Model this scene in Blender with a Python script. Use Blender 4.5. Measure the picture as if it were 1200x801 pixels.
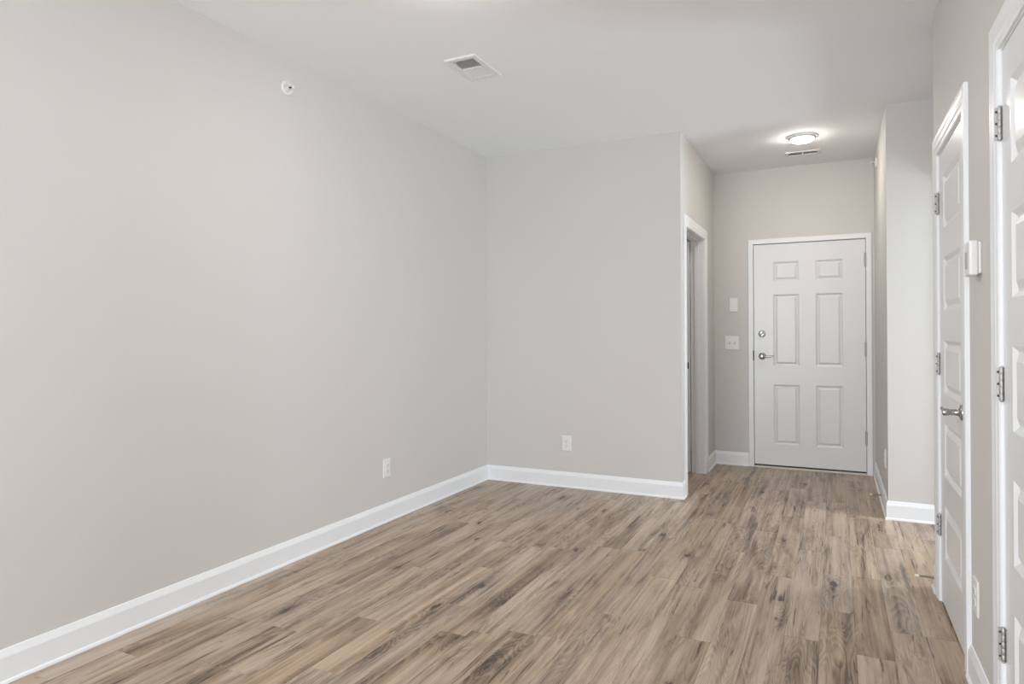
import bpy, bmesh, math, random
from mathutils import Vector, Matrix

random.seed(7)
for o in list(bpy.data.objects):
    bpy.data.objects.remove(o)
SC = bpy.context.scene
COL = SC.collection

# ------------------------------------------------------------------ camera
YAW, PITCH, ROLL = math.radians(26.105), math.radians(0.242), math.radians(-0.244)
FPX, CAMH = 786.5, 1.236
fw = Vector((-math.sin(YAW) * math.cos(PITCH), math.cos(YAW) * math.cos(PITCH), math.sin(PITCH)))
rt = Vector((math.cos(YAW), math.sin(YAW), 0))
up = rt.cross(fw)
r2 = rt * math.cos(ROLL) + up * math.sin(ROLL)
u2 = -rt * math.sin(ROLL) + up * math.cos(ROLL)
cd = bpy.data.cameras.new('camera')
cam = bpy.data.objects.new('camera', cd)
COL.objects.link(cam)
M = Matrix((r2, u2, -fw)).transposed().to_4x4()
M.translation = Vector((0, 0, CAMH))
cam.matrix_world = M
cd.sensor_width = 36.0
cd.lens = FPX * 36.0 / 1200.0
cd.shift_x = 7.43 / 1200.0
cd.shift_y = -12.92 / 1200.0
cd.clip_start = 0.02
SC.camera = cam

# ------------------------------------------------------------------ light
SC.view_settings.view_transform = 'Standard'
SC.view_settings.look = 'None'
SC.view_settings.gamma = 1.0
SC.view_settings.use_curve_mapping = False
SC.view_settings.exposure = 0.15
W = bpy.data.worlds.new('sky')
SC.world = W
W.use_nodes = True
W.node_tree.nodes['Background'].inputs[0].default_value = (0.80, 0.90, 1.0, 1)
W.node_tree.nodes['Background'].inputs[1].default_value = 1.0


def area(name, loc, direction, sx, sy, power, color):
    l = bpy.data.lights.new(name, 'AREA')
    l.shape = 'RECTANGLE'
    l.size, l.size_y, l.energy, l.color = sx, sy, power, color
    o = bpy.data.objects.new(name, l)
    COL.objects.link(o)
    o.location = loc
    o.rotation_euler = Vector(direction).to_track_quat('-Z', 'Y').to_euler()
    return o


# daylight through the big window behind the camera, and through the opening of the side room
area('daylight_living_window', (-1.45, -3.16, 1.30), (0, 1, 0.0), 2.3, 2.1, 135, (0.91, 0.955, 1.0))
area('fill_living_side', (0.47, -1.45, 1.35), (-1, 0, 0.0), 2.2, 1.9, 27, (0.91, 0.955, 1.0))  # side fill added behind the camera to even out the left wall
area('daylight_side_room', (2.35, 4.78, 1.35), (-1, 0, 0.0), 0.55, 1.1, 50, (0.88, 0.95, 1.0))
ENTRY_EMIT, LIVING_EMIT = 104.0, 140.0

# ------------------------------------------------------------------ layout numbers (metres)
H = 2.743
XL, Y1, XC, Y2 = -2.666, 5.076, -1.0275, 6.599
XR1, Y3, XR2, Y4 = 0.313, 5.104, 0.4348, 3.823
YB = -3.05                                  # back wall
T = 0.115                                   # wall thickness
EDX0, EDX1, EDZ = -0.670, 0.243, 2.048      # entry door
ODY0, ODY1, ODZ = 5.256, 6.066, 2.050       # open doorway on the left of the hall
DA0, DA1 = 2.985, 3.645                     # closet door by the corner
DB0, DB1 = 1.640, 2.352                     # nearest door
DZ = 2.040


# ------------------------------------------------------------------ materials
def nodes_of(m):
    m.use_nodes = True
    nt = m.node_tree
    return nt, nt.nodes['Principled BSDF']


def link(nt, a, b):
    nt.links.new(a, b)


def node(nt, kind, **kw):
    n = nt.nodes.new(kind)
    for k, v in kw.items():
        setattr(n, k, v)
    return n


def painted(name, col, rough, bump=0.02, scale=220.0, var=0.015, spec=0.5):
    m = bpy.data.materials.new(name)
    nt, b = nodes_of(m)
    tc = node(nt, 'ShaderNodeTexCoord')
    n1 = node(nt, 'ShaderNodeTexNoise')
    n1.inputs['Scale'].default_value = scale
    n1.inputs['Detail'].default_value = 3
    n2 = node(nt, 'ShaderNodeTexNoise')
    n2.inputs['Scale'].default_value = 2.3
    n2.inputs['Detail'].default_value = 2
    link(nt, tc.outputs['Object'], n1.inputs['Vector'])
    link(nt, tc.outputs['Object'], n2.inputs['Vector'])
    mx = node(nt, 'ShaderNodeMix', data_type='RGBA')
    mx.inputs[6].default_value = tuple(max(0, c - var) for c in col) + (1,)
    mx.inputs[7].default_value = tuple(min(1, c + var) for c in col) + (1,)
    link(nt, n2.outputs['Fac'], mx.inputs[0])
    link(nt, mx.outputs[2], b.inputs['Base Color'])
    bp = node(nt, 'ShaderNodeBump')
    bp.inputs['Strength'].default_value = bump
    bp.inputs['Distance'].default_value = 0.002
    link(nt, n1.outputs['Fac'], bp.inputs['Height'])
    link(nt, bp.outputs['Normal'], b.inputs['Normal'])
    b.inputs['Roughness'].default_value = rough
    b.inputs['Specular IOR Level'].default_value = spec
    return m


def metal(name, col, rough):
    m = bpy.data.materials.new(name)
    nt, b = nodes_of(m)
    tc = node(nt, 'ShaderNodeTexCoord')
    n1 = node(nt, 'ShaderNodeTexNoise')
    n1.inputs['Scale'].default_value = 90
    link(nt, tc.outputs['Object'], n1.inputs['Vector'])
    mr = node(nt, 'ShaderNodeMapRange')
    mr.inputs['To Min'].default_value = rough * 0.8
    mr.inputs['To Max'].default_value = rough * 1.25
    link(nt, n1.outputs['Fac'], mr.inputs['Value'])
    link(nt, mr.outputs['Result'], b.inputs['Roughness'])
    b.inputs['Base Color'].default_value = col + (1,)
    b.inputs['Metallic'].default_value = 1.0
    return m


def glow(name, col, strength):
    m = bpy.data.materials.new(name)
    nt, b = nodes_of(m)
    b.inputs['Base Color'].default_value = (0.9, 0.9, 0.88, 1)
    b.inputs['Emission Color'].default_value = col + (1,)
    b.inputs['Emission Strength'].default_value = strength
    return m


def oak(name):
    """weathered oak planks: every plank carries its own tone and grain seed in the attribute 'plank'"""
    m = bpy.data.materials.new(name)
    nt, b = nodes_of(m)
    tc = node(nt, 'ShaderNodeTexCoord')
    at = node(nt, 'ShaderNodeAttribute', attribute_name='plank')
    sep = node(nt, 'ShaderNodeSeparateColor')
    link(nt, at.outputs['Color'], sep.inputs[0])
    tone, s1, s2 = sep.outputs[0], sep.outputs[1], sep.outputs[2]

    def math_(op, a, c=None, clamp=False):
        n = node(nt, 'ShaderNodeMath', operation=op, use_clamp=clamp)
        for i, v in enumerate((a, c)):
            if v is None:
                continue
            if isinstance(v, (int, float)):
                n.inputs[i].default_value = v
            else:
                link(nt, v, n.inputs[i])
        return n.outputs[0]

    def rng(v, a, c, lo=0.0, hi=1.0, smooth=True):
        n = node(nt, 'ShaderNodeMapRange', interpolation_type='SMOOTHSTEP' if smooth else 'LINEAR')
        n.inputs['From Min'].default_value, n.inputs['From Max'].default_value = a, c
        n.inputs['To Min'].default_value, n.inputs['To Max'].default_value = lo, hi
        link(nt, v, n.inputs['Value'])
        return n.outputs['Result']

    cmb = node(nt, 'ShaderNodeCombineXYZ')
    link(nt, math_('MULTIPLY', s1, 43.0), cmb.inputs[0])
    link(nt, math_('MULTIPLY', s2, 71.0), cmb.inputs[1])
    add = node(nt, 'ShaderNodeVectorMath', operation='ADD')
    link(nt, tc.outputs['Object'], add.inputs[0])
    link(nt, cmb.outputs[0], add.inputs[1])
    P = add.outputs[0]

    def scaled(sx, sy):
        v = node(nt, 'ShaderNodeVectorMath', operation='MULTIPLY')
        v.inputs[1].default_value = (sx, sy, 1)
        link(nt, P, v.inputs[0])
        return v.outputs[0]

    def noise(sx, sy, detail=3, dist=0.0, rough=0.55):
        n = node(nt, 'ShaderNodeTexNoise')
        n.inputs['Scale'].default_value = 1.0
        n.inputs['Detail'].default_value = detail
        n.inputs['Roughness'].default_value = rough
        n.inputs['Distortion'].default_value = dist
        link(nt, scaled(sx, sy), n.inputs['Vector'])
        return n.outputs['Fac']

    fine = noise(230, 9, 4)
    pores = noise(420, 26, 2)
    streak = noise(30, 0.62, 7, 0.6, 0.62)
    patch = noise(9, 1.25, 6, 0.9, 0.62)
    field = noise(8.0, 0.70, 2.0, 0.4)
    # rustic knots: sparse warped cells with rings around them
    vo = node(nt, 'ShaderNodeTexVoronoi', feature='F1')
    vo.inputs['Scale'].default_value = 1.0
    wob = node(nt, 'ShaderNodeVectorMath', operation='ADD')
    nz = node(nt, 'ShaderNodeTexNoise')
    nz.inputs['Scale'].default_value = 1.0
    nz.inputs['Detail'].default_value = 5
    nz.inputs['Roughness'].default_value = 0.65
    link(nt, scaled(26, 12), nz.inputs['Vector'])
    wv = node(nt, 'ShaderNodeVectorMath', operation='SCALE')
    wv.inputs['Scale'].default_value = 0.42
    link(nt, nz.outputs['Color'], wv.inputs[0])
    link(nt, scaled(7.5, 3.0), wob.inputs[0])
    link(nt, wv.outputs[0], wob.inputs[1])
    link(nt, wob.outputs[0], vo.inputs['Vector'])
    sc = node(nt, 'ShaderNodeSeparateColor')
    link(nt, vo.outputs['Color'], sc.inputs[0])
    pick = rng(sc.outputs[0], 0.46, 0.54)
    core = math_('MULTIPLY', rng(vo.outputs['Distance'], 0.04, 0.15, 1.0, 0.0), pick)
    halo = math_('MULTIPLY', rng(vo.outputs['Distance'], 0.06, 0.48, 1.0, 0.0), pick)
    # cathedral figure: contour lines of a slow field, bent around the knots
    cont = math_('ADD', math_('MULTIPLY', field, 26.0), math_('MULTIPLY', halo, 2.2))
    fr = math_('FRACT', cont)
    rings = math_('MULTIPLY', rng(fr, 0.0, 0.75), rng(fr, 0.86, 1.0, 1.0, 0.0))
    ringmask = rng(noise(5, 0.9, 2), 0.44, 0.58)
    # dark mineral streaks and thin cracks
    crack = math_('MULTIPLY', rng(noise(54, 1.7, 5, 0.9, 0.6), 0.585, 0.655), rng(noise(9, 2.6, 3), 0.48, 0.60))
    line = math_('ABSOLUTE', math_('SUBTRACT', noise(24, 0.9, 3, 0.5), 0.5))
    line = math_('MULTIPLY', rng(line, 0.0, 0.018, 1.0, 0.0), rng(noise(7, 1.6, 2), 0.50, 0.62))
    smear = math_('MULTIPLY', rng(noise(34, 46, 3), 0.56, 0.70), rng(noise(9, 6, 2), 0.54, 0.66))
    # value along the light to dark scale
    v = math_('ADD', math_('MULTIPLY', tone, 0.34), math_('MULTIPLY', rng(streak, 0.28, 0.72), 0.40))
    v = math_('ADD', v, math_('MULTIPLY', rng(patch, 0.30, 0.68), 0.36))
    v = math_('ADD', v, math_('MULTIPLY', math_('SUBTRACT', fine, 0.5), 0.42))
    v = math_('SUBTRACT', v, math_('MULTIPLY', math_('MULTIPLY', rings, ringmask), 0.20))
    v = math_('SUBTRACT', v, math_('MULTIPLY', halo, 0.16))
    v = math_('SUBTRACT', v, math_('MULTIPLY', core, 0.66))
    v = math_('SUBTRACT', v, math_('MULTIPLY', line, 0.30))
    v = math_('SUBTRACT', v, math_('MULTIPLY', smear, 0.22))
    v = math_('SUBTRACT', v, math_('MULTIPLY', crack, 0.50), clamp=True)
    ramp = node(nt, 'ShaderNodeValToRGB')
    e = ramp.color_ramp.elements
    e[0].position, e[0].color = 0.0, (0.060, 0.036, 0.022, 1)
    e[1].position, e[1].color = 1.0, (0.620, 0.490, 0.362, 1)
    for pos, c in ((0.18, (0.160, 0.103, 0.064, 1)), (0.42, (0.330, 0.228, 0.150, 1)), (0.70, (0.475, 0.355, 0.252, 1))):
        x = e.new(pos)
        x.color = c
    link(nt, v, ramp.inputs[0])
    # grey and warm planks
    hs = node(nt, 'ShaderNodeHueSaturation')
    link(nt, rng(s2, 0, 1, 0.80, 1.00, False), hs.inputs['Saturation'])
    link(nt, ramp.outputs[0], hs.inputs['Color'])
    link(nt, hs.outputs[0], b.inputs['Base Color'])
    bp = node(nt, 'ShaderNodeBump')
    bp.inputs['Strength'].default_value = 0.18
    bp.inputs['Distance'].default_value = 0.0015
    hgt = math_('ADD', math_('MULTIPLY', pores, 0.6), math_('MULTIPLY', fine, 0.6))
    link(nt, hgt, bp.inputs['Height'])
    link(nt, bp.outputs['Normal'], b.inputs['Normal'])
    link(nt, rng(fine, 0.3, 0.7, 0.30, 0.40, False), b.inputs['Roughness'])
    b.inputs['Specular IOR Level'].default_value = 0.5
    return m


WALL = painted('greige wall paint', (0.640, 0.624, 0.602), 0.62, 0.10, 260, 0.006, 0.35)
CEIL = painted('white ceiling paint', (0.885, 0.904, 0.920), 0.85, 0.12, 200, 0.006, 0.2)
TRIM = painted('white trim enamel', (0.850, 0.864, 0.884), 0.36, 0.02, 60, 0.004)
DOORW = painted('white door enamel', (0.780, 0.788, 0.798), 0.30, 0.03, 90, 0.004)
PLATE = painted('white plastic', (0.800, 0.790, 0.770), 0.35, 0.0, 60, 0.004)
VENTW = painted('white vent enamel', (0.800, 0.800, 0.790), 0.40, 0.0, 60, 0.004)
DARK = painted('dark slot', (0.030, 0.030, 0.030), 0.60, 0.0, 60, 0.002)
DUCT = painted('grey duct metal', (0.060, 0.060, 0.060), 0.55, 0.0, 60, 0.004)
GAP = painted('dark weather strip', (0.028, 0.027, 0.026), 0.70, 0.0, 60, 0.004)
SILL = painted('beige sill', (0.760, 0.700, 0.620), 0.45, 0.0, 60, 0.01)
GREY = painted('grey plastic', (0.450, 0.450, 0.450), 0.40, 0.0, 60, 0.004)
RUBBER = painted('cream rubber tip', (0.850, 0.800, 0.720), 0.50, 0.0, 60, 0.004)
NICKEL = metal('satin nickel', (0.440, 0.432, 0.425), 0.24)
STEEL = metal('hinge steel', (0.520, 0.515, 0.510), 0.55)
BRASS = metal('antique spring steel', (0.520, 0.440, 0.330), 0.32)
BRONZE = metal('dark bronze', (0.050, 0.045, 0.040), 0.40)
OAK = oak('weathered oak plank')
LENS_E = glow('entry light lens', (1.0, 0.92, 0.83), ENTRY_EMIT)
LENS_B = glow('added bath fill lens', (1.0, 0.95, 0.88), 55.0)  # glow of the lamp added beyond the doorway
LENS_L = glow('living light lens', (1.0, 0.98, 0.95), LIVING_EMIT)


# ------------------------------------------------------------------ mesh helpers
def finish(name, bm, mat, parent=None, smooth=False, bevel=0.0, seg=2, loc=None, matrix=None):
    bmesh.ops.recalc_face_normals(bm, faces=bm.faces[:])
    me = bpy.data.meshes.new(name)
    bm.to_mesh(me)
    bm.free()
    me.materials.append(mat)
    o = bpy.data.objects.new(name, me)
    COL.objects.link(o)
    if parent:
        o.parent = parent
    if matrix is not None:
        o.matrix_local = matrix
    if loc is not None:
        o.location = loc
    if smooth:
        for p in me.polygons:
            p.use_smooth = True
        try:
            md = o.modifiers.new('split', 'EDGE_SPLIT')
            md.split_angle = math.radians(40)
        except Exception:
            pass
    if bevel:
        md = o.modifiers.new('bevel', 'BEVEL')
        md.width, md.segments, md.limit_method = bevel, seg, 'ANGLE'
        md.angle_limit = math.radians(35)
    return o


def box(bm, x0, x1, y0, y1, z0, z1):
    vs = [bm.verts.new((x, y, z)) for z in (z0, z1) for x, y in ((x0, y0), (x1, y0), (x1, y1), (x0, y1))]
    for f in ((3, 2, 1, 0), (4, 5, 6, 7), (0, 1, 5, 4), (1, 2, 6, 5), (2, 3, 7, 6), (3, 0, 4, 7)):
        bm.faces.new([vs[i] for i in f])


def prism(bm, pts, z0, z1):
    lo = [bm.verts.new((x, y, z0)) for x, y in pts]
    hi = [bm.verts.new((x, y, z1)) for x, y in pts]
    n = len(pts)
    bm.faces.new(lo[::-1])
    bm.faces.new(hi)
    for i in range(n):
        bm.faces.new((lo[i], lo[(i + 1) % n], hi[(i + 1) % n], hi[i]))


def lathe(bm, prof, n=40, mat=None):
    """profile of (radius, height) turned about +Z; closed at both ends"""
    rings = []
    for r, z in prof:
        if r < 1e-6:
            rings.append([bm.verts.new((0, 0, z))])
        else:
            rings.append([bm.verts.new((r * math.cos(2 * math.pi * k / n), r * math.sin(2 * math.pi * k / n), z)) for k in range(n)])
    for a, c in zip(rings, rings[1:]):
        for k in range(n):
            j = (k + 1) % n
            if len(a) == 1 and len(c) == 1:
                continue
            if len(a) == 1:
                bm.faces.new((a[0], c[k], c[j]))
            elif len(c) == 1:
                bm.faces.new((a[k], a[j], c[0]))
            else:
                bm.faces.new((a[k], a[j], c[j], c[k]))
    for ring in (rings[0], rings[-1]):
        if len(ring) > 1:
            bm.faces.new(ring)
    if mat is not None:
        vs = [v for r in rings for v in r]
        bmesh.ops.transform(bm, matrix=mat, verts=vs)


def tube(bm, pts, radii, n=14, squash=None):
    """tube along a polyline; radii per point; squash = (a, b) flattens the section"""
    pts = [Vector(p) for p in pts]
    if isinstance(radii, (int, float)):
        radii = [radii] * len(pts)
    rings = []
    ref = Vector((0, 0, 1))
    for i, p in enumerate(pts):
        d = (pts[min(i + 1, len(pts) - 1)] - pts[max(i - 1, 0)]).normalized()
        u = ref if abs(d.dot(ref)) < 0.95 else Vector((1, 0, 0))
        a = d.cross(u).normalized()
        c = a.cross(d).normalized()
        sa, sb = squash if squash else (1, 1)
        rings.append([bm.verts.new(p + (a * math.cos(2 * math.pi * k / n) * sa + c * math.sin(2 * math.pi * k / n) * sb) * radii[i]) for k in range(n)])
    for a, c in zip(rings, rings[1:]):
        for k in range(n):
            bm.faces.new((a[k], a[(k + 1) % n], c[(k + 1) % n], c[k]))
    bm.faces.new(rings[0][::-1])
    bm.faces.new(rings[-1])


def sweep(bm, path, prof, left=True, caps=True):
    """profile (distance out of the wall, height) swept along a plan path, mitred; 'left' = out is to the left of the walk"""
    n = len(path)
    P = [Vector(p) for p in path]
    sgn = 1 if left else -1
    nrm = []
    for a, c in zip(P, P[1:]):
        d = (c - a).normalized()
        nrm.append(Vector((-d.y, d.x)) * sgn)
    rows = []
    for i in range(n):
        if i == 0:
            m = nrm[0]
        elif i == n - 1:
            m = nrm[-1]
        else:
            s = nrm[i - 1] + nrm[i]
            m = s / (1 + nrm[i - 1].dot(nrm[i]))
        rows.append([bm.verts.new((P[i].x + m.x * o, P[i].y + m.y * o, z)) for o, z in prof])
    k = len(prof)
    for a, c in zip(rows, rows[1:]):
        for j in range(k):
            bm.faces.new((a[j], a[(j + 1) % k], c[(j + 1) % k], c[j]))
    if caps:
        bm.faces.new(rows[0])
        bm.faces.new(rows[-1][::-1])


def tag(o, label=None, cat=None, group=None, kind=None):
    if label:
        o['label'] = label
    if cat:
        o['category'] = cat
    if group:
        o['group'] = group
    if kind:
        o['kind'] = kind
    return o


def empty(name, loc, label, cat, group=None, rot=None):
    o = bpy.data.objects.new(name, None)
    o.empty_display_size = 0.05
    COL.objects.link(o)
    o.location = loc
    if rot:
        o.rotation_euler = rot
    return tag(o, label, cat, group)


def struct(name, bm, mat, label=None, cat=None, **kw):
    return tag(finish(name, bm, mat, **kw), label, cat, kind='structure')


def copy_tree(o, parent=None):
    c = o.copy()
    COL.objects.link(c)
    c.parent = parent
    for ch in list(o.children):
        copy_tree(ch, c)
    return c


ROT_LEFT = (0, 0, math.radians(90))       # a thing built facing -Y, hung on a wall that faces +X
ROT_RIGHT = (0, 0, math.radians(-90))     # hung on a wall that faces -X

# ------------------------------------------------------------------ floor: one plank at a time
PW = 0.1305
bm = bmesh.new()
lay = bm.loops.layers.float_color.new('plank')
FX0, FX1, FY0, FY1 = XL - 0.10, 2.60, YB - 0.3, 7.3
JOINT = {-0.39: (3.25, 0.80), -0.13: (2.965, 0.38), -0.26: (3.67, 0.42), 0.0: (3.32, 0.62), 0.14: (3.83, 0.45),
         -0.65: (3.34, 0.55), -0.91: (2.855, 0.66)}
i = int(math.floor((FX0 - 0.2) / PW))
while 0.2 + i * PW < FX1:
    x0, x1 = max(FX0, 0.2 + i * PW), min(FX1, 0.2 + (i + 1) * PW)
    i += 1
    if x1 - x0 < 0.01:
        continue
    xm = 0.5 * (x0 + x1)
    hit = [v for k, v in JOINT.items() if abs(k - xm) < 0.05]
    start = hit[0][0] if hit else FY0 + random.uniform(0, 1.2)
    cuts = [start]
    while cuts[0] > FY0:
        cuts.insert(0, cuts[0] - random.choice((0.92, 1.22, 1.22, 1.22)))
    while cuts[-1] < FY1:
        cuts.append(cuts[-1] + random.choice((0.92, 1.22, 1.22, 1.22)))
    for a, c in zip(cuts, cuts[1:]):
        a, c = max(a, FY0), min(c, FY1)
        if c - a < 0.01:
            continue
        e = 0.0010
        q = [(x0, a), (x1, a), (x1, c), (x0, c)]
        qi = [(x0 + e, a + e), (x1 - e, a + e), (x1 - e, c - e), (x0 + e, c - e)]
        tone = random.uniform(0.34, 0.72)
        if hit and abs(a - hit[0][0]) < 1e-6:
            tone = 1 - hit[0][1]
        elif hit and abs(c - hit[0][0]) < 1e-6:
            tone = hit[0][1]
        colr = (tone, random.random(), random.random(), 1)
        lo = [bm.verts.new((x, y, -0.0012)) for x, y in q]
        hi = [bm.verts.new((x, y, 0.0)) for x, y in qi]
        fs = [bm.faces.new(hi)]
        for k in range(4):
            fs.append(bm.faces.new((lo[k], lo[(k + 1) % 4], hi[(k + 1) % 4], hi[k])))
        for f in fs:
            for l in f.loops:
                l[lay] = colr
struct('floor', bm, OAK, 'weathered brown oak plank floor running towards the entry door', 'floor')

# ------------------------------------------------------------------ ceiling with two holes for the vents
V1 = (-1.893, -1.762, 3.205, 3.452)       # supply register opening
V2 = (-0.338, -0.122, 6.108, 6.192)       # entry grille opening
bm = bmesh.new()
xs = sorted({FX0, FX1, V1[0], V1[1], V2[0], V2[1]})
ys = sorted({FY0, FY1, V1[2], V1[3], V2[2], V2[3]})
for xa, xb in zip(xs, xs[1:]):
    for ya, yb in zip(ys, ys[1:]):
        if any(abs(xa - v[0]) < 1e-6 and abs(ya - v[2]) < 1e-6 for v in (V1, V2)):
            continue
        box(bm, xa, xb, ya, yb, H, H + 0.12)
bmesh.ops.remove_doubles(bm, verts=bm.verts[:], dist=1e-5)
struct('ceiling', bm, CEIL, 'smooth white ceiling over the room and entry hall', 'ceiling')


# ------------------------------------------------------------------ walls
def wall(name, label, parts):
    bm = bmesh.new()
    for pts, z0, z1 in parts:
        prism(bm, pts, z0, z1)
    return struct(name, bm, WALL, label, 'wall')


def rect(x0, x1, y0, y1):
    return [(x0, y0), (x1, y0), (x1, y1), (x0, y1)]


wall('wall_left', 'long plain greige wall along the left side', [(rect(XL - T, XL, YB - 0.2, Y1 + T), 0, H)])
wall('wall_far', 'greige wall facing the camera between left corner and hall',
     [([(XL, Y1), (XC, Y1), (XC - T, Y1 + T), (XL, Y1 + T)], 0, H)])
wall('wall_hall_left', 'bright greige wall with a doorway on the left of the entry hall',
     [([(XC, Y1), (XC, ODY0 - 0.018), (XC - T, ODY0 - 0.018), (XC - T, Y1 + T)], 0, H),
      (rect(XC - T, XC, ODY0 - 0.018, ODY1 + 0.018), ODZ + 0.018, H),
      (rect(XC - T, XC, ODY1 + 0.018, Y2), 0, H)])
wall('wall_entry', 'beige wall around the white entry door',
     [(rect(XC - T, EDX0 - 0.022, Y2, Y2 + 0.15), 0, H), (rect(EDX1 + 0.022, XR1 + T, Y2, Y2 + 0.15), 0, H),
      (rect(EDX0 - 0.022, EDX1 + 0.022, Y2, Y2 + 0.15), EDZ + 0.022, H),
      (rect(EDX0 - 0.022, EDX1 + 0.022, Y2 + 0.11, Y2 + 0.15), 0, EDZ + 0.022)])
wall('wall_hall_right', 'narrow greige wall on the right of the entry hall',
     [([(XR1, Y2), (XR1, Y3), (XR1 + T, Y3 + T), (XR1 + T, Y2)], 0, H)])
wall('wall_return', 'short pale wall facing the camera right of the entry hall',
     [([(XR1, Y3), (2.50, Y3), (2.50, Y3 + T), (XR1 + T, Y3 + T)], 0, H)])
X0, X1w = XR2, XR2 + T
wall('wall_right', 'greige wall with two white panel doors on the right',
     [(rect(X0, X1w, YB - 0.2, -2.6), 0, H), (rect(X0, X1w, -2.6, -0.3), 0, 0.35), (rect(X0, X1w, -2.6, -0.3), 2.35, H), (rect(X0, X1w, -0.3, DB0 - 0.02), 0, H), (rect(X0, X1w, DB1 + 0.02, DA0 - 0.02), 0, H),
      ([(X0, DA1 + 0.02), (X1w, DA1 + 0.02), (X1w, Y4 - T), (X0, Y4)], 0, H),
      (rect(X0, X1w, DA0 - 0.02, DA1 + 0.02), DZ + 0.02, H), (rect(X0, X1w, DB0 - 0.02, DB1 + 0.02), DZ + 0.02, H),
      (rect(X0 + 0.075, X1w, DA0 - 0.02, DA1 + 0.02), 0, DZ + 0.02),
      (rect(X0 + 0.075, X1w, DB0 - 0.02, DB1 + 0.02), 0, DZ + 0.02)])
wall('wall_side_room', 'greige wall turning right behind the closet door',
     [([(X0, Y4), (X1w, Y4 - T), (2.50, Y4 - T), (2.50, Y4)], 0, H)])
wall('wall_shade_header', 'unseen greige header wall added across the side passage to shade the return wall',
     [(rect(0.63, 0.73, Y4, Y4 + 0.03), 0, H), (rect(0.63, 0.73, Y3 - 0.02, Y3), 0, H), (rect(0.63, 0.73, Y4 + 0.03, Y3 - 0.02), 2.22, H)])  # header put out of view to darken the top of the return wall
wall('wall_back', 'greige wall with a wide window behind the camera',
     [(rect(XL, -2.62, YB - 0.12, YB), 0, H), (rect(-0.22, XR2, YB - 0.12, YB), 0, H), (rect(-2.62, -0.22, YB - 0.12, YB), 2.36, H),
      (rect(-2.62, -0.22, YB - 0.12, YB), 0, 0.12)])
wall('wall_bath', 'pale wall inside the room beyond the open doorway',
     [(rect(XL, XL + 0.05, Y1 + T, 7.25), 0, H), (rect(XL + 0.05, XC - T, 7.15, 7.25), 0, H), (rect(XC - T - 0.001, XC - T, Y2 + 0.15, 7.15), 0, H)])

# ------------------------------------------------------------------ baseboards
BP = [(0, 0), (0.020, 0), (0.0195, 0.006), (0.017, 0.0115), (0.0125, 0.0145), (0.0125, 0.094), (0.0105, 0.101), (0.0065, 0.114), (0.0045, 0.1205), (0, 0.122)]


def baseboard(name, path, left, label):
    bm = bmesh.new()
    sweep(bm, path, BP, left)
    return struct(name, bm, TRIM, label, 'baseboard')


CW, CT = 0.085, 0.015       # casing width and thickness
baseboard('baseboard_left', [(XL, Y1), (XL, YB)], True, 'long white baseboard along the left wall')
baseboard('baseboard_far', [(XL, Y1), (XC, Y1), (XC, ODY0 - 0.006 - CW)], False, 'white baseboard along the wall facing the camera')
baseboard('baseboard_hall_left', [(XC, ODY1 + 0.006 + CW), (XC, Y2), (EDX0 - 0.050, Y2)], False, 'short white baseboard in the corner left of the entry door')
baseboard('baseboard_hall_right', [(XR1, Y2 - 0.004), (XR1, Y3), (0.63, Y3)], False, 'white baseboard wrapping the corner right of the entry hall')
baseboard('baseboard_right', [(0.63, Y4), (XR2, Y4), (XR2, DA1 + 0.006 + CW)], False, 'white baseboard stub at the corner beyond the closet door')
baseboard('baseboard_between_doors', [(XR2, DA0 - 0.006 - CW), (XR2, DB1 + 0.006 + CW)], False, 'white baseboard between the two panel doors')
baseboard('baseboard_near_right', [(XR2, DB0 - 0.006 - CW), (XR2, YB)], False, 'white baseboard nearer than the second panel door')
baseboard('baseboard_back', [(XR2, YB), (XL, YB)], False, 'white baseboard under the window behind the camera')

# ------------------------------------------------------------------ casings (trim)
CP = [(0.0, 0.0), (0.0, 0.008), (0.006, 0.011), (0.022, 0.011), (0.030, 0.0135), (0.052, 0.0135), (0.064, CT), (CW - 0.003, CT), (CW, CT - 0.003), (CW, 0.0)]


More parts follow.
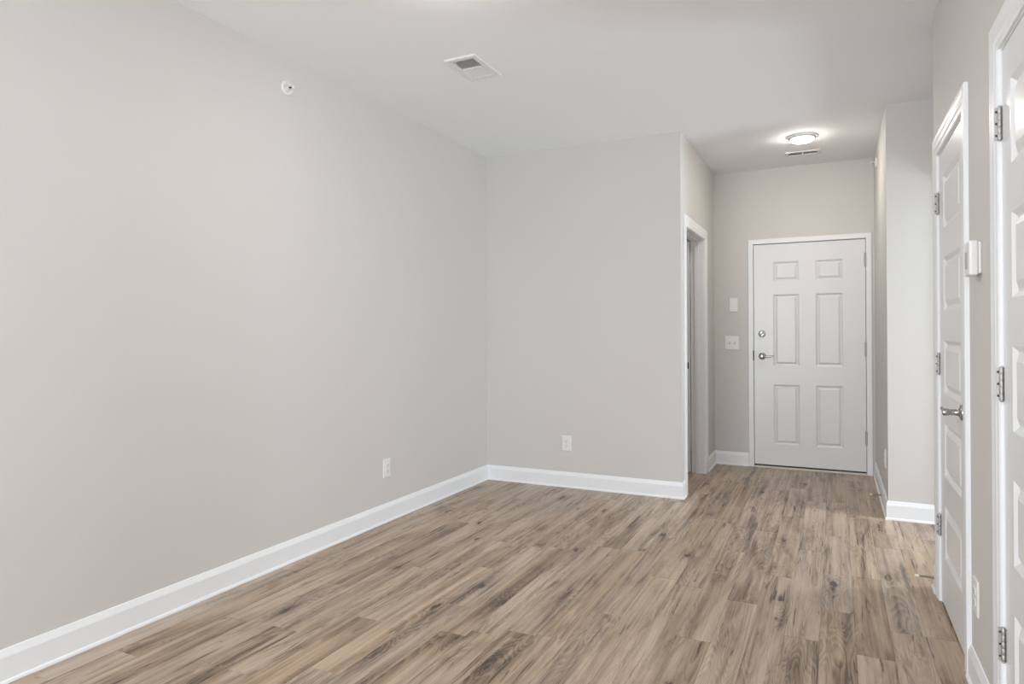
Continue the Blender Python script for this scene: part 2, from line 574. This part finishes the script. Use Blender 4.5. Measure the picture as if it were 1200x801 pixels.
def casing(name, label, to_world, w0, w1, ztop, jamb_depth, stop=None, jamb=0.018, reveal=0.006, prof=CP):
    """door casing + jamb around an opening w0..w1; to_world(u, out, z) with 'out' = distance into the room"""
    bm = bmesh.new()
    cw = prof[-1][0]
    a, c, t = w0 - reveal, w1 + reveal, ztop + reveal
    path = [(a, 0.0, -1, 0), (a, t, -1, 1), (c, t, 1, 1), (c, 0.0, 1, 0)]
    rows = []
    for u, z, du, dz in path:
        rows.append([bm.verts.new(to_world(u + du * s, o, z + dz * s)) for s, o in prof])
    k = len(prof)
    for p, q in zip(rows, rows[1:]):
        for j in range(k):
            bm.faces.new((p[j], p[(j + 1) % k], q[(j + 1) % k], q[j]))
    bm.faces.new(rows[0])
    bm.faces.new(rows[-1][::-1])

    def slab(u0, u1, o0, o1, z0, z1):
        vs = [bm.verts.new(to_world(u, o, z)) for z in (z0, z1) for u, o in ((u0, o0), (u1, o0), (u1, o1), (u0, o1))]
        for f in ((3, 2, 1, 0), (4, 5, 6, 7), (0, 1, 5, 4), (1, 2, 6, 5), (2, 3, 7, 6), (3, 0, 4, 7)):
            bm.faces.new([vs[i] for i in f])
    slab(w0 - jamb, w0, -jamb_depth, 0, 0, ztop)
    slab(w1, w1 + jamb, -jamb_depth, 0, 0, ztop)
    slab(w0 - jamb, w1 + jamb, -jamb_depth, 0, ztop, ztop + jamb)
    if stop:
        s0, s1 = stop
        slab(w0, w0 + 0.011, -s1, -s0, 0, ztop)
        slab(w1 - 0.011, w1, -s1, -s0, 0, ztop)
        slab(w0 + 0.011, w1 - 0.011, -s1, -s0, ztop - 0.011, ztop)
    return struct(name, bm, TRIM, label, 'trim')


casing('trim_1', 'white casing and jamb of the open doorway left of the entry hall',
       lambda u, o, z: (XC + o, u, z), ODY0, ODY1, ODZ, T, (0.045, 0.080))
casing('trim_2', 'white casing around the panel door by the corner', lambda u, o, z: (XR2 - o, u, z), DA0 - 0.003, DA1 + 0.003, DZ + 0.003, 0.075, (0.037, 0.075))
casing('trim_3', 'white casing around the nearest panel door at the right edge', lambda u, o, z: (XR2 - o, u, z), DB0 - 0.003, DB1 + 0.003, DZ + 0.003, 0.075, (0.037, 0.075))
FP = [(0.0, 0.0), (0.0, 0.012), (0.003, 0.014), (0.041, 0.014), (0.044, 0.012), (0.044, 0.0)]
casing('trim_4', 'white steel frame around the entry door', lambda u, o, z: (u, Y2 - o, z), EDX0 - 0.004, EDX1 + 0.004, EDZ + 0.004, 0.11, (0.052, 0.10), 0.018, 0.0, FP)
bm = bmesh.new()
prism(bm, rect(EDX0 - 0.004, EDX1 + 0.004, Y2 - 0.030, Y2 + 0.10), 0.0, 0.012)
struct('trim_5', bm, SILL, 'thin beige threshold strip under the entry door', 'threshold', bevel=0.003)

# window frame behind the camera
bm = bmesh.new()
for x0, x1, z0, z1 in ((-2.62, -2.56, 0.12, 2.36), (-0.28, -0.22, 0.12, 2.36), (-2.56, -0.28, 0.12, 0.18), (-2.56, -0.28, 2.30, 2.36)):
    box(bm, x0, x1, YB - 0.08, YB - 0.02, z0, z1)
bm2 = bmesh.new()
for y0, y1, z0, z1 in ((-2.6, -2.54, 0.35, 2.35), (-0.36, -0.3, 0.35, 2.35), (-2.54, -0.36, 0.35, 0.41), (-2.54, -0.36, 2.29, 2.35)):
    box(bm2, XR2 + 0.02, XR2 + 0.07, y0, y1, z0, z1)
struct('window_added', bm2, TRIM, 'white frame of an added, unseen side window for the fill light', 'window')  # invented opening, only there to carry the side fill
struct('window_1', bm, TRIM, 'white frame of the wide window behind the camera', 'window')

# ------------------------------------------------------------------ doors
RINGS = [(0.0, 0.0), (0.016, 0.0115), (0.021, 0.0115), (0.043, 0.0010), (0.046, 0.0010)]


def door_slab(w, h, t, panels, rings=RINGS):
    """slab in x 0..w, z 0..h; face at y=0 (towards -Y) and y=t, both with raised panels (x0, x1, z0, z1)"""
    bm = bmesh.new()
    xs = sorted({0.0, w} | {p[0] for p in panels} | {p[1] for p in panels})
    zs = sorted({0.0, h} | {p[2] for p in panels} | {p[3] for p in panels})
    cache = {}

    def V(x, y, z):
        k = (round(x, 5), round(y, 5), round(z, 5))
        if k not in cache:
            cache[k] = bm.verts.new((x, y, z))
        return cache[k]
    for side in (0, 1):
        y0, s = (0.0, 1) if side == 0 else (t, -1)
        for xa, xb in zip(xs, xs[1:]):
            for za, zb in zip(zs, zs[1:]):
                if any(p[0] - 1e-6 <= xa and xb <= p[1] + 1e-6 and p[2] - 1e-6 <= za and zb <= p[3] + 1e-6 for p in panels):
                    continue
                f = [V(xa, y0, za), V(xb, y0, za), V(xb, y0, zb), V(xa, y0, zb)]
                bm.faces.new(f if side == 0 else f[::-1])
        for p in panels:
            # outline with every grid vertex on it, so the slab stays closed
            def loop(ins, dep):
                return [V(p[0] + ins, y0 + s * dep, p[2] + ins), V(p[1] - ins, y0 + s * dep, p[2] + ins),
                        V(p[1] - ins, y0 + s * dep, p[3] - ins), V(p[0] + ins, y0 + s * dep, p[3] - ins)]
            L = [loop(*r) for r in rings]
            for a, c in zip(L, L[1:]):
                for k in range(4):
                    f = (a[k], a[(k + 1) % 4], c[(k + 1) % 4], c[k])
                    bm.faces.new(f if side == 0 else f[::-1])
            bm.faces.new(L[-1] if side == 0 else L[-1][::-1])
    for za, zb in zip(zs, zs[1:]):
        bm.faces.new((V(0, 0, zb), V(0, t, zb), V(0, t, za), V(0, 0, za)))
        bm.faces.new((V(w, 0, za), V(w, t, za), V(w, t, zb), V(w, 0, zb)))
    for xa, xb in zip(xs, xs[1:]):
        bm.faces.new((V(xa, 0, 0), V(xa, t, 0), V(xb, t, 0), V(xb, 0, 0)))
        bm.faces.new((V(xa, 0, h), V(xb, 0, h), V(xb, t, h), V(xa, t, h)))
    return bm


def place(o, origin, ux, uy):
    """local x -> ux, local y -> uy, z up"""
    ux, uy = Vector(ux), Vector(uy)
    m = Matrix((ux, uy, Vector((0, 0, 1)))).transposed().to_4x4()
    m.translation = Vector(origin)
    o.matrix_world = m
    return o


def hinge(parent, u, z, h, r=0.0065, leaf=0.012, sgn=1, screws=True):
    """butt hinge at the slab edge u (local x); barrel in front of the face; leaf on the jamb side given by sgn"""
    bm = bmesh.new()
    k = 5
    for i in range(k):
        za, zb = z - h / 2 + h * i / k + 0.0006, z - h / 2 + h * (i + 1) / k - 0.0006
        m = Matrix.Translation((u + sgn * 0.0015, -r - 0.0015, 0))
        lathe(bm, [(0, za), (r * 0.92, za), (r, za + 0.0008), (r, zb - 0.0008), (r * 0.92, zb), (0, zb)], 16, m)
    for za, zb in ((z - h / 2 - 0.004, z - h / 2), (z + h / 2, z + h / 2 + 0.003)):
        lathe(bm, [(0, za), (r * 0.6, za), (r * 0.75, 0.5 * (za + zb)), (r * 0.6, zb), (0, zb)], 12, Matrix.Translation((u + sgn * 0.0015, -r - 0.0015, 0)))
    lathe(bm, [(0, z - h / 2), (r * 0.7, z - h / 2), (r * 0.7, z + h / 2), (0, z + h / 2)], 12, Matrix.Translation((u + sgn * 0.0015, -r - 0.0015, 0)))
    if leaf:
        # leaf strips either side of the barrel, on the jamb edge and on the door edge
        for a, c in ((u + sgn * 0.0060, u + sgn * 0.0085),):
            box(bm, min(a, c), max(a, c), -0.0185, -0.0002, z - h / 2, z + h / 2)
        box(bm, min(u - sgn * leaf, u), max(u - sgn * leaf, u), -0.0016, -0.0001, z - h / 2, z + h / 2)
    o = finish('hinge', bm, STEEL, parent, smooth=True)
    o['label'] = 'grey steel hinge'
    if screws:
        for dz in (-0.36, 0.0, 0.36):
            bm = bmesh.new()
            lathe(bm, [(0, 0), (0.0036, 0), (0.0030, 0.0010), (0, 0.0014)], 10,
                  Matrix.Translation((u + sgn * 0.0060, -0.0135, z + dz * h)) @ Matrix.Rotation(math.radians(-90 * sgn), 4, 'Y'))
            finish('screw', bm, DARK, o)
    return o


def lever(parent, u, z, direction, length=0.105, reach=0.052, rose=0.032):
    bm = bmesh.new()
    m = Matrix.Translation((u, 0, z)) @ Matrix.Rotation(math.radians(90), 4, 'X')
    lathe(bm, [(0, -0.0005), (rose, -0.0005), (rose, 0.005), (rose * 0.93, 0.009), (rose * 0.55, 0.0125), (0.0125, 0.017), (0.0112, 0.030), (0.0112, reach - 0.012), (0.0135, reach - 0.008), (0.0140, reach + 0.004), (0.0120, reach + 0.010), (0, reach + 0.012)], 28, m)
    o = finish('lever_handle', bm, NICKEL, parent, smooth=True)
    o['label'] = 'satin nickel lever handle'
    bm = bmesh.new()
    n = 9
    pts, rad = [], []
    for i in range(n):
        f = i / (n - 1)
        pts.append((u + direction * length * f, -reach + 0.004 * math.sin(f * 3.1), z - 0.006 * math.sin(f * 3.14159) + 0.004 * f))
        rad.append(0.0105 - 0.0040 * f + (0.001 if f < 0.15 else 0))
    tube(bm, pts, rad, 14, (0.85, 1.0))
    finish('lever', bm, NICKEL, o, smooth=True)
    return o


# entry door: six panels
EW, EH = EDX1 - EDX0, EDZ - 0.026
px = [(0.166, 0.385), (0.519, 0.738)]
pz = [(0.190, 0.736), (0.906, 1.558), (1.677, 1.856)]
bm = door_slab(EW, EH, 0.044, [(a, c, d, e) for a, c in px for d, e in pz], [(0.0, 0.0), (0.014, 0.0100), (0.020, 0.0100), (0.036, 0.0010), (0.038, 0.0010)])
d1 = finish('door_1', bm, DOORW)
tag(d1, 'white six-panel entry door at the end of the hall', 'door', kind='structure')
place(d1, (EDX0, Y2 + 0.004, 0.026), (1, 0, 0), (0, 1, 0))
for z in (1.865, 1.088, 0.318):
    hinge(d1, EW, z - 0.026, 0.118, 0.0098, 0, 1, False)
lever(d1, 0.071, 1.021 - 0.026, 1, 0.098, 0.050, 0.033)
bm = bmesh.new()
m = Matrix.Translation((0.069, 0, 1.225 - 0.026)) @ Matrix.Rotation(math.radians(90), 4, 'X')
lathe(bm, [(0, -0.0005), (0.032, -0.0005), (0.032, 0.006), (0.029, 0.010), (0.020, 0.012), (0.012, 0.013), (0, 0.013)], 28, m)
db = finish('deadbolt', bm, NICKEL, d1, smooth=True)
db['label'] = 'round nickel deadbolt'
bm = bmesh.new()
tube(bm, [(0.069 - 0.015, -0.020, 1.199 - 0.010), (0.069, -0.022, 1.199), (0.069 + 0.015, -0.020, 1.199 + 0.010)], [0.005, 0.008, 0.005], 12)
lathe(bm, [(0, 0.008), (0.007, 0.008), (0.007, 0.020), (0, 0.020)], 14, m)
finish('thumb_turn', bm, NICKEL, db, smooth=True)
bm = bmesh.new()
box(bm, -0.009, -0.0005, -0.0200, 0.012, 1.027 - 0.026 - 0.045, 1.027 - 0.026 + 0.045)
st = finish('strike_plate', bm, BRONZE, d1, bevel=0.0015)
st['label'] = 'dark strike plate at the door edge'
bm = bmesh.new()
box(bm, 0.002, EW - 0.002, 0.008, 0.040, -0.0135, 0.0)
sw = finish('door_sweep', bm, GAP, d1)
sw['label'] = 'dark rubber sweep along the bottom edge'


def five_panel(name, w, st0, st1, label):
    pz = [(0.216 + 0.367 * i, 0.451 + 0.367 * i) for i in range(5)]
    bm = door_slab(w, DZ - 0.012, 0.035, [(st0, w - st1, a, c) for a, c in pz])
    return tag(finish(name, bm, DOORW), label, 'door', kind='structure')


# closet door on the right wall: local x runs from the hinges (far) towards the camera
wA = DA1 - DA0
d2 = five_panel('door_2', wA, 0.112, 0.112, 'white five-panel door with a lever near the hall corner')
place(d2, (XR2 + 0.001, DA1, 0.012), (0, -1, 0), (1, 0, 0))
for z in (1.826, 1.090, 0.353):
    hinge(d2, 0.0, z - 0.012, 0.095, 0.0054, 0.011, -1)
lever(d2, wA - 0.062, 0.930 - 0.012, -1, 0.108, 0.056, 0.031)
# nearest door, cut by the right edge of the picture
wB = DB1 - DB0
d3 = five_panel('door_3', wB, 0.098, 0.112, 'white five-panel door cut off by the right picture edge')
place(d3, (XR2 + 0.001, DB1, 0.012), (0, -1, 0), (1, 0, 0))
for z in (1.834, 1.086, 0.340):
    hinge(d3, 0.0, z - 0.012, 0.095, 0.0054, 0.011, -1)
lever(d3, wB - 0.062, 0.930 - 0.012, -1, 0.108, 0.056, 0.031)
# door of the left doorway, swung open into the room beyond
d4 = five_panel('door_4', ODY1 - ODY0 - 0.006, 0.112, 0.112, 'white door standing open inside the left hall doorway')
place(d4, (XC - T - 0.006, ODY1 - 0.036, 0.012), (-1, 0, 0), (0, 1, 0))
for z in (1.826, 1.090, 0.353):
    bmh = bmesh.new()
    lathe(bmh, [(0, z - 0.057), (0.006, z - 0.057), (0.006, z + 0.033), (0, z + 0.033)], 14, Matrix.Translation((-0.001, 0.041, 0)))
    finish('hinge', bmh, STEEL, d4, smooth=True)
lever(d4, ODY1 - ODY0 - 0.068, 0.918, -1, 0.105, 0.052, 0.031)
# strike plate on the near jamb of that doorway
bm = bmesh.new()
box(bm, XC - 0.004, XC + 0.018, ODY0 - 0.0005, ODY0 + 0.0085, 0.962, 1.010)
box(bm, XC - 0.050, XC - 0.004, ODY0, ODY0 + 0.0015, 0.950, 1.022)
tag(finish('strike_plate', bm, BRONZE), 'dark strike plate on the near jamb of the open doorway', 'strike plate')


# ------------------------------------------------------------------ outlets and switches (built facing -Y, back at y = 0)
def rounded_plate(bm, w, h, t):
    prof = [(0, 0.0), (0, t * 0.55), (0.0035, t)]
    rows = []
    for ins, o in prof:
        rows.append([bm.verts.new((sx * (w / 2 - ins), -o, sz * (h / 2 - ins))) for sx, sz in ((-1, -1), (1, -1), (1, 1), (-1, 1))])
    for a, c in zip(rows, rows[1:]):
        for k in range(4):
            bm.faces.new((a[k], a[(k + 1) % 4], c[(k + 1) % 4], c[k]))
    bm.faces.new(rows[-1])
    bm.faces.new(rows[0][::-1])


def outlet(loc, rot, label):
    r = empty('wall_outlet', loc, label, 'outlet', 'duplex wall outlets', rot)
    bm = bmesh.new()
    rounded_plate(bm, 0.078, 0.122, 0.006)
    finish('cover_plate', bm, PLATE, r)
    for s in (-1, 1):
        bm = bmesh.new()
        zc = s * 0.0195
        pts = []
        for k in range(24):
            a = 2 * math.pi * k / 24
            pts.append((0.0172 * math.cos(a), max(-0.0135, min(0.0135, 0.0172 * math.sin(a)))))
        lo = [bm.verts.new((x, -0.0055, zc + z)) for x, z in pts]
        hi = [bm.verts.new((x * 0.95, -0.0085, zc + z * 0.95)) for x, z in pts]
        for k in range(24):
            j = (k + 1) % 24
            bm.faces.new((lo[k], lo[j], hi[j], hi[k]))
        bm.faces.new(hi)
        rc = finish('receptacle', bm, PLATE, r)
        bm = bmesh.new()
        box(bm, -0.0078, -0.0054, -0.0089, -0.0080, zc - 0.002, zc + 0.0075)
        box(bm, 0.0054, 0.0078, -0.0089, -0.0080, zc - 0.001, zc + 0.0065)
        lathe(bm, [(0, 0), (0.0026, 0), (0.0026, 0.0009), (0, 0.0009)], 12, Matrix.Translation((0, -0.0080, zc - 0.0075)) @ Matrix.Rotation(math.radians(90), 4, 'X'))
        finish('slots', bm, DARK, rc)
    bm = bmesh.new()
    lathe(bm, [(0, 0), (0.0032, 0), (0.0026, 0.001), (0, 0.0014)], 12, Matrix.Translation((0, -0.0058, 0)) @ Matrix.Rotation(math.radians(90), 4, 'X'))
    finish('screw', bm, GREY, r)
    return r


outlet((XL, 3.642, 0.352), ROT_LEFT, 'white wall outlet low on the long left wall')
outlet((-1.9435, Y1, 0.352), None, 'white wall outlet on the wall facing the camera')
outlet((XR2, 2.790, 0.325), ROT_RIGHT, 'white wall outlet between the two right-hand panel doors')
outlet((XR1, 5.330, 0.362), ROT_RIGHT, 'white wall outlet on the right hall wall, seen edge-on')

r = empty('blank_plate', (-0.849, Y2, 1.496), 'blank white cover plate above the light switches', 'cover plate')
bm = bmesh.new()
rounded_plate(bm, 0.076, 0.130, 0.007)
finish('cover_plate', bm, PLATE, r)
for s in (-1, 1):
    bm = bmesh.new()
    lathe(bm, [(0, 0), (0.0030, 0), (0.0024, 0.001), (0, 0.0012)], 12, Matrix.Translation((0, -0.0068, s * 0.042)) @ Matrix.Rotation(math.radians(90), 4, 'X'))
    finish('screw', bm, PLATE, r)

r = empty('light_switch', (-0.866, Y2, 1.142), 'white double light switch left of the entry door', 'switch')
bm = bmesh.new()
rounded_plate(bm, 0.124, 0.126, 0.006)
finish('cover_plate', bm, PLATE, r)
for s in (-1, 1):
    bm = bmesh.new()
    xx = s * 0.023
    box(bm, xx - 0.0055, xx + 0.0055, -0.0068, -0.0055, -0.013, 0.013)
    b1 = finish('toggle_slot', bm, GREY, r)
    bm = bmesh.new()
    tube(bm, [(xx, -0.0055, 0.0), (xx, -0.012, 0.004), (xx, -0.017, 0.008)], [0.0050, 0.0044, 0.0036], 10)
    finish('toggle', bm, PLATE, b1, smooth=True)

# thermostat
r = empty('thermostat', (XR2, 2.700, 1.480), 'white box-shaped thermostat between the right-hand panel doors', 'thermostat', None, ROT_RIGHT)
bm = bmesh.new()
box(bm, -0.040, 0.040, -0.010, 0.0, -0.052, 0.054)
finish('base_plate', bm, PLATE, r, bevel=0.004)
bm = bmesh.new()
box(bm, -0.045, 0.045, -0.036, -0.0095, -0.058, 0.058)
bd = finish('housing', bm, PLATE, r, bevel=0.007, seg=3)
bm = bmesh.new()
box(bm, -0.030, 0.014, -0.0368, -0.0358, -0.034, 0.022)
dsp = finish('display', bm, GREY, r, bevel=0.001)
dsp['label'] = 'grey display window'

# ------------------------------------------------------------------ sidewall sprinklers (axis +Z built, turned to the wall normal)


def sprinkler(loc, normal, label):
    r = empty('fire_sprinkler', loc, label, 'sprinkler')
    r.rotation_euler = Vector(normal).to_track_quat('Z', 'Y').to_euler()
    bm = bmesh.new()
    lathe(bm, [(0.018, 0.0), (0.040, 0.0), (0.0405, 0.004), (0.038, 0.009), (0.033, 0.011), (0.029, 0.008), (0.025, 0.0015), (0.018, 0.0012)], 36)
    finish('escutcheon', bm, PLATE, r, smooth=True)
    bm = bmesh.new()
    lathe(bm, [(0.0, 0.0008), (0.020, 0.0008), (0.018, 0.004), (0.010, 0.006), (0.009, 0.018), (0.0, 0.018)], 24)
    finish('body', bm, PLATE, r, smooth=True)
    bm = bmesh.new()
    for s in (-1, 1):
        tube(bm, [(s * 0.009, 0, 0.012), (s * 0.013, 0, 0.026), (s * 0.006, 0, 0.040), (0, 0, 0.044)], [0.003, 0.003, 0.003, 0.003], 8)
    fr = finish('frame_arms', bm, PLATE, r, smooth=True)
    bm = bmesh.new()
    lathe(bm, [(0, 0.018), (0.004, 0.018), (0.005, 0.026), (0.003, 0.036), (0, 0.036)], 12)
    bl = finish('bulb', bm, DARK, r, smooth=True)
    bl['label'] = 'dark glass bulb'
    bm = bmesh.new()
    lathe(bm, [(0, 0.044), (0.009, 0.044), (0.0105, 0.045), (0.0105, 0.046), (0, 0.0465)], 24)
    box(bm, -0.010, 0.010, 0.007, 0.0085, 0.028, 0.046)
    finish('deflector', bm, PLATE, r)
    return r


sprinkler((XL, 2.750, 2.575), (1, 0, 0), 'white fire sprinkler high on the long left wall')
sprinkler((XR1, 6.180, 2.606), (-1, 0, 0), 'small white fire sprinkler high in the right hall corner')

# ------------------------------------------------------------------ ceiling supply register
r = empty('ceiling_vent', (-1.8275, 3.3285, H), 'white two-way ceiling vent near the left wall, half dark', 'vent')


def register_frame(w, l, ow, ol, t):
    """bevelled rectangular flange hanging below z=0, hole ow x ol"""
    bm = bmesh.new()
    prof = [(0.0, 0.0, 0), (0.0, -t * 0.35, 0), (0.006, -t, 0), (1.0, -t * 0.75, 1), (1.0, 0.004, 1)]
    rows = []
    for ins, z, inner in prof:
        hw, hl = (ow / 2, ol / 2) if inner else (w / 2 - ins, l / 2 - ins)
        rows.append([bm.verts.new((sx * hw, sy * hl, z)) for sx, sy in ((-1, -1), (1, -1), (1, 1), (-1, 1))])
    rows.append(rows[0])
    for a, c in zip(rows, rows[1:]):
        for k in range(4):
            bm.faces.new((a[k], a[(k + 1) % 4], c[(k + 1) % 4], c[k]))
    return bm


finish('frame', register_frame(0.196, 0.325, 0.130, 0.246, 0.008), VENTW, r)
nb = 9
for half in (-1, 1):
    bm = bmesh.new()
    for k in range(nb):
        yc = half * (0.006 + 0.114 * (k + 0.5) / nb)
        # curved blade along x, tilted outwards
        pts = []
        for f in range(5):
            tt = f / 4.0
            pts.append((half * (0.0105 * tt * tt + 0.0005), -0.0045 + 0.0135 * (1 - tt)))
        for (ya, za), (yb, zb) in zip(pts, pts[1:]):
            q = [(-0.0645, yc + ya, za), (0.0645, yc + ya, za), (0.0645, yc + yb, zb), (-0.0645, yc + yb, zb)]
            lo = [bm.verts.new(v) for v in q]
            hi = [bm.verts.new((v[0], v[1] + half * 0.0006, v[2] + 0.0006)) for v in q]
            bm.faces.new(lo)
            bm.faces.new(hi[::-1])
            for j in range(4):
                bm.faces.new((lo[j], lo[(j + 1) % 4], hi[(j + 1) % 4], hi[j]))
    finish('louver_bank', bm, VENTW, r)
bm = bmesh.new()
box(bm, -0.0645, 0.0645, -0.004, 0.004, -0.006, 0.010)
finish('divider', bm, VENTW, r)
bm = bmesh.new()
tube(bm, [(-0.045, -0.118, 0.004), (-0.045, -0.118, -0.016)], 0.0022, 8)
finish('damper_lever', bm, VENTW, r)
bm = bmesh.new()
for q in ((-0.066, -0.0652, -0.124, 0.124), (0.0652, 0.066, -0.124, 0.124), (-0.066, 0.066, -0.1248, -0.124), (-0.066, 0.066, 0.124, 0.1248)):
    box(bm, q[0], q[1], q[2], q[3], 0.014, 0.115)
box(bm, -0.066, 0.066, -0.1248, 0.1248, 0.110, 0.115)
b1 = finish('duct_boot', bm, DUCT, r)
b1['label'] = 'dark duct above the louvers'

# entry grille: narrow slots in two banks
r = empty('ceiling_vent', (-0.230, 6.150, H), 'narrow white slotted ceiling vent just behind the lit hall light', 'vent')
finish('frame', register_frame(0.274, 0.145, 0.216, 0.084, 0.008), VENTW, r)
for half in (-1, 1):
    bm = bmesh.new()
    for k in range(7):
        xc = half * (0.010 + 0.098 * (k + 0.5) / 7)
        q = [(xc - half * 0.0012, 0.010), (xc + half * 0.0012, -0.004)]
        for s in (1,):
            v = [(q[0][0], -0.041, q[0][1]), (q[0][0], 0.041, q[0][1]), (q[1][0], 0.041, q[1][1]), (q[1][0], -0.041, q[1][1])]
            lo = [bm.verts.new(p) for p in v]
            hi = [bm.verts.new((p[0] + 0.0010, p[1], p[2] + 0.0006)) for p in v]
            bm.faces.new(lo)
            bm.faces.new(hi[::-1])
            for j in range(4):
                bm.faces.new((lo[j], lo[(j + 1) % 4], hi[(j + 1) % 4], hi[j]))
    finish('louver_bank', bm, VENTW, r)
bm = bmesh.new()
box(bm, -0.008, 0.008, -0.0415, 0.0415, -0.0055, 0.010)
finish('divider', bm, VENTW, r)
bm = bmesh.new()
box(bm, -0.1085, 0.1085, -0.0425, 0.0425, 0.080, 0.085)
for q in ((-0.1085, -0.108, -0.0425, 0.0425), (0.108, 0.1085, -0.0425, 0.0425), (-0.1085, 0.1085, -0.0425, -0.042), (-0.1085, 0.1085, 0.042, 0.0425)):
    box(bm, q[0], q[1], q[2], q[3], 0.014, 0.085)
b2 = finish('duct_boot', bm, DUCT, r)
b2['label'] = 'dark duct above the slots'


# ------------------------------------------------------------------ round ceiling lights
def disk_light(x, y, label, lens):
    r = empty('ceiling_light', (x, y, H), label, 'ceiling light')
    bm = bmesh.new()
    lathe(bm, [(0.078, 0.0), (0.115, 0.0), (0.1155, -0.004), (0.110, -0.010), (0.103, -0.012), (0.096, -0.008), (0.090, -0.005), (0.078, -0.005)], 64)
    finish('trim_ring', bm, VENTW, r, smooth=True)
    bm = bmesh.new()
    lathe(bm, [(0.082, -0.003), (0.0865, -0.003), (0.0875, -0.010), (0.0868, -0.022), (0.0835, -0.0235), (0.082, -0.022)], 64)
    finish('rim', bm, VENTW, r, smooth=True)
    bm = bmesh.new()
    prof = [(0.0815, -0.018), (0.083, -0.022)]
    for k in range(1, 9):
        a = k / 8.0 * math.pi / 2
        prof.append((0.083 * math.cos(a) if k < 8 else 0.0, -0.022 - 0.027 * math.sin(a)))
    lathe(bm, prof, 64)
    dl = finish('diffuser', bm, lens, r, smooth=True)
    dl['label'] = 'glowing white diffuser'
    return r


disk_light(-0.215, 5.633, 'lit round flush ceiling light in the entry hall', LENS_E)
disk_light(-1.420, 2.370, 'lit round ceiling light just above the picture edge', LENS_L)
disk_light(-1.800, 5.640, 'unseen round ceiling light added beyond the open hall doorway as fill', LENS_B)  # added lamp, brightens the doorway jamb and spills into the hall
disk_light(-1.545, -0.600, 'lit round ceiling light behind the camera', LENS_L)


# ------------------------------------------------------------------ spring door stops on the baseboards (axis +Z turned to -X)
def door_stop(loc, direction, label):
    r = empty('door_stop', loc, label, 'door stop')
    r.rotation_euler = Vector(direction).to_track_quat('Z', 'Y').to_euler()
    bm = bmesh.new()
    lathe(bm, [(0, 0), (0.0085, 0), (0.0080, 0.004), (0.0055, 0.007), (0, 0.008)], 18)
    finish('base', bm, BRASS, r, smooth=True)
    bm = bmesh.new()
    pts = []
    turns, L = 16, 0.058
    for k in range(turns * 10 + 1):
        a = 2 * math.pi * k / 10
        rr = 0.0052 - 0.0012 * k / (turns * 10)
        pts.append((rr * math.cos(a), rr * math.sin(a), 0.006 + L * k / (turns * 10)))
    tube(bm, pts, 0.0014, 6)
    finish('spring', bm, BRASS, r, smooth=True)
    bm = bmesh.new()
    lathe(bm, [(0, 0.062), (0.0060, 0.062), (0.0066, 0.066), (0.0066, 0.074), (0.0050, 0.079), (0, 0.080)], 18)
    tp = finish('tip', bm, RUBBER, r, smooth=True)
    tp['label'] = 'cream rubber tip'
    return r


door_stop((XR2 - 0.0125, 3.795, 0.060), (-1, 0.03, -0.03), 'spring door stop on the baseboard stub by the five-panel door')
door_stop((XR1 - 0.0125, 5.545, 0.062), (-1, 0.03, -0.03), 'spring door stop on the hall baseboard right of the entry door')
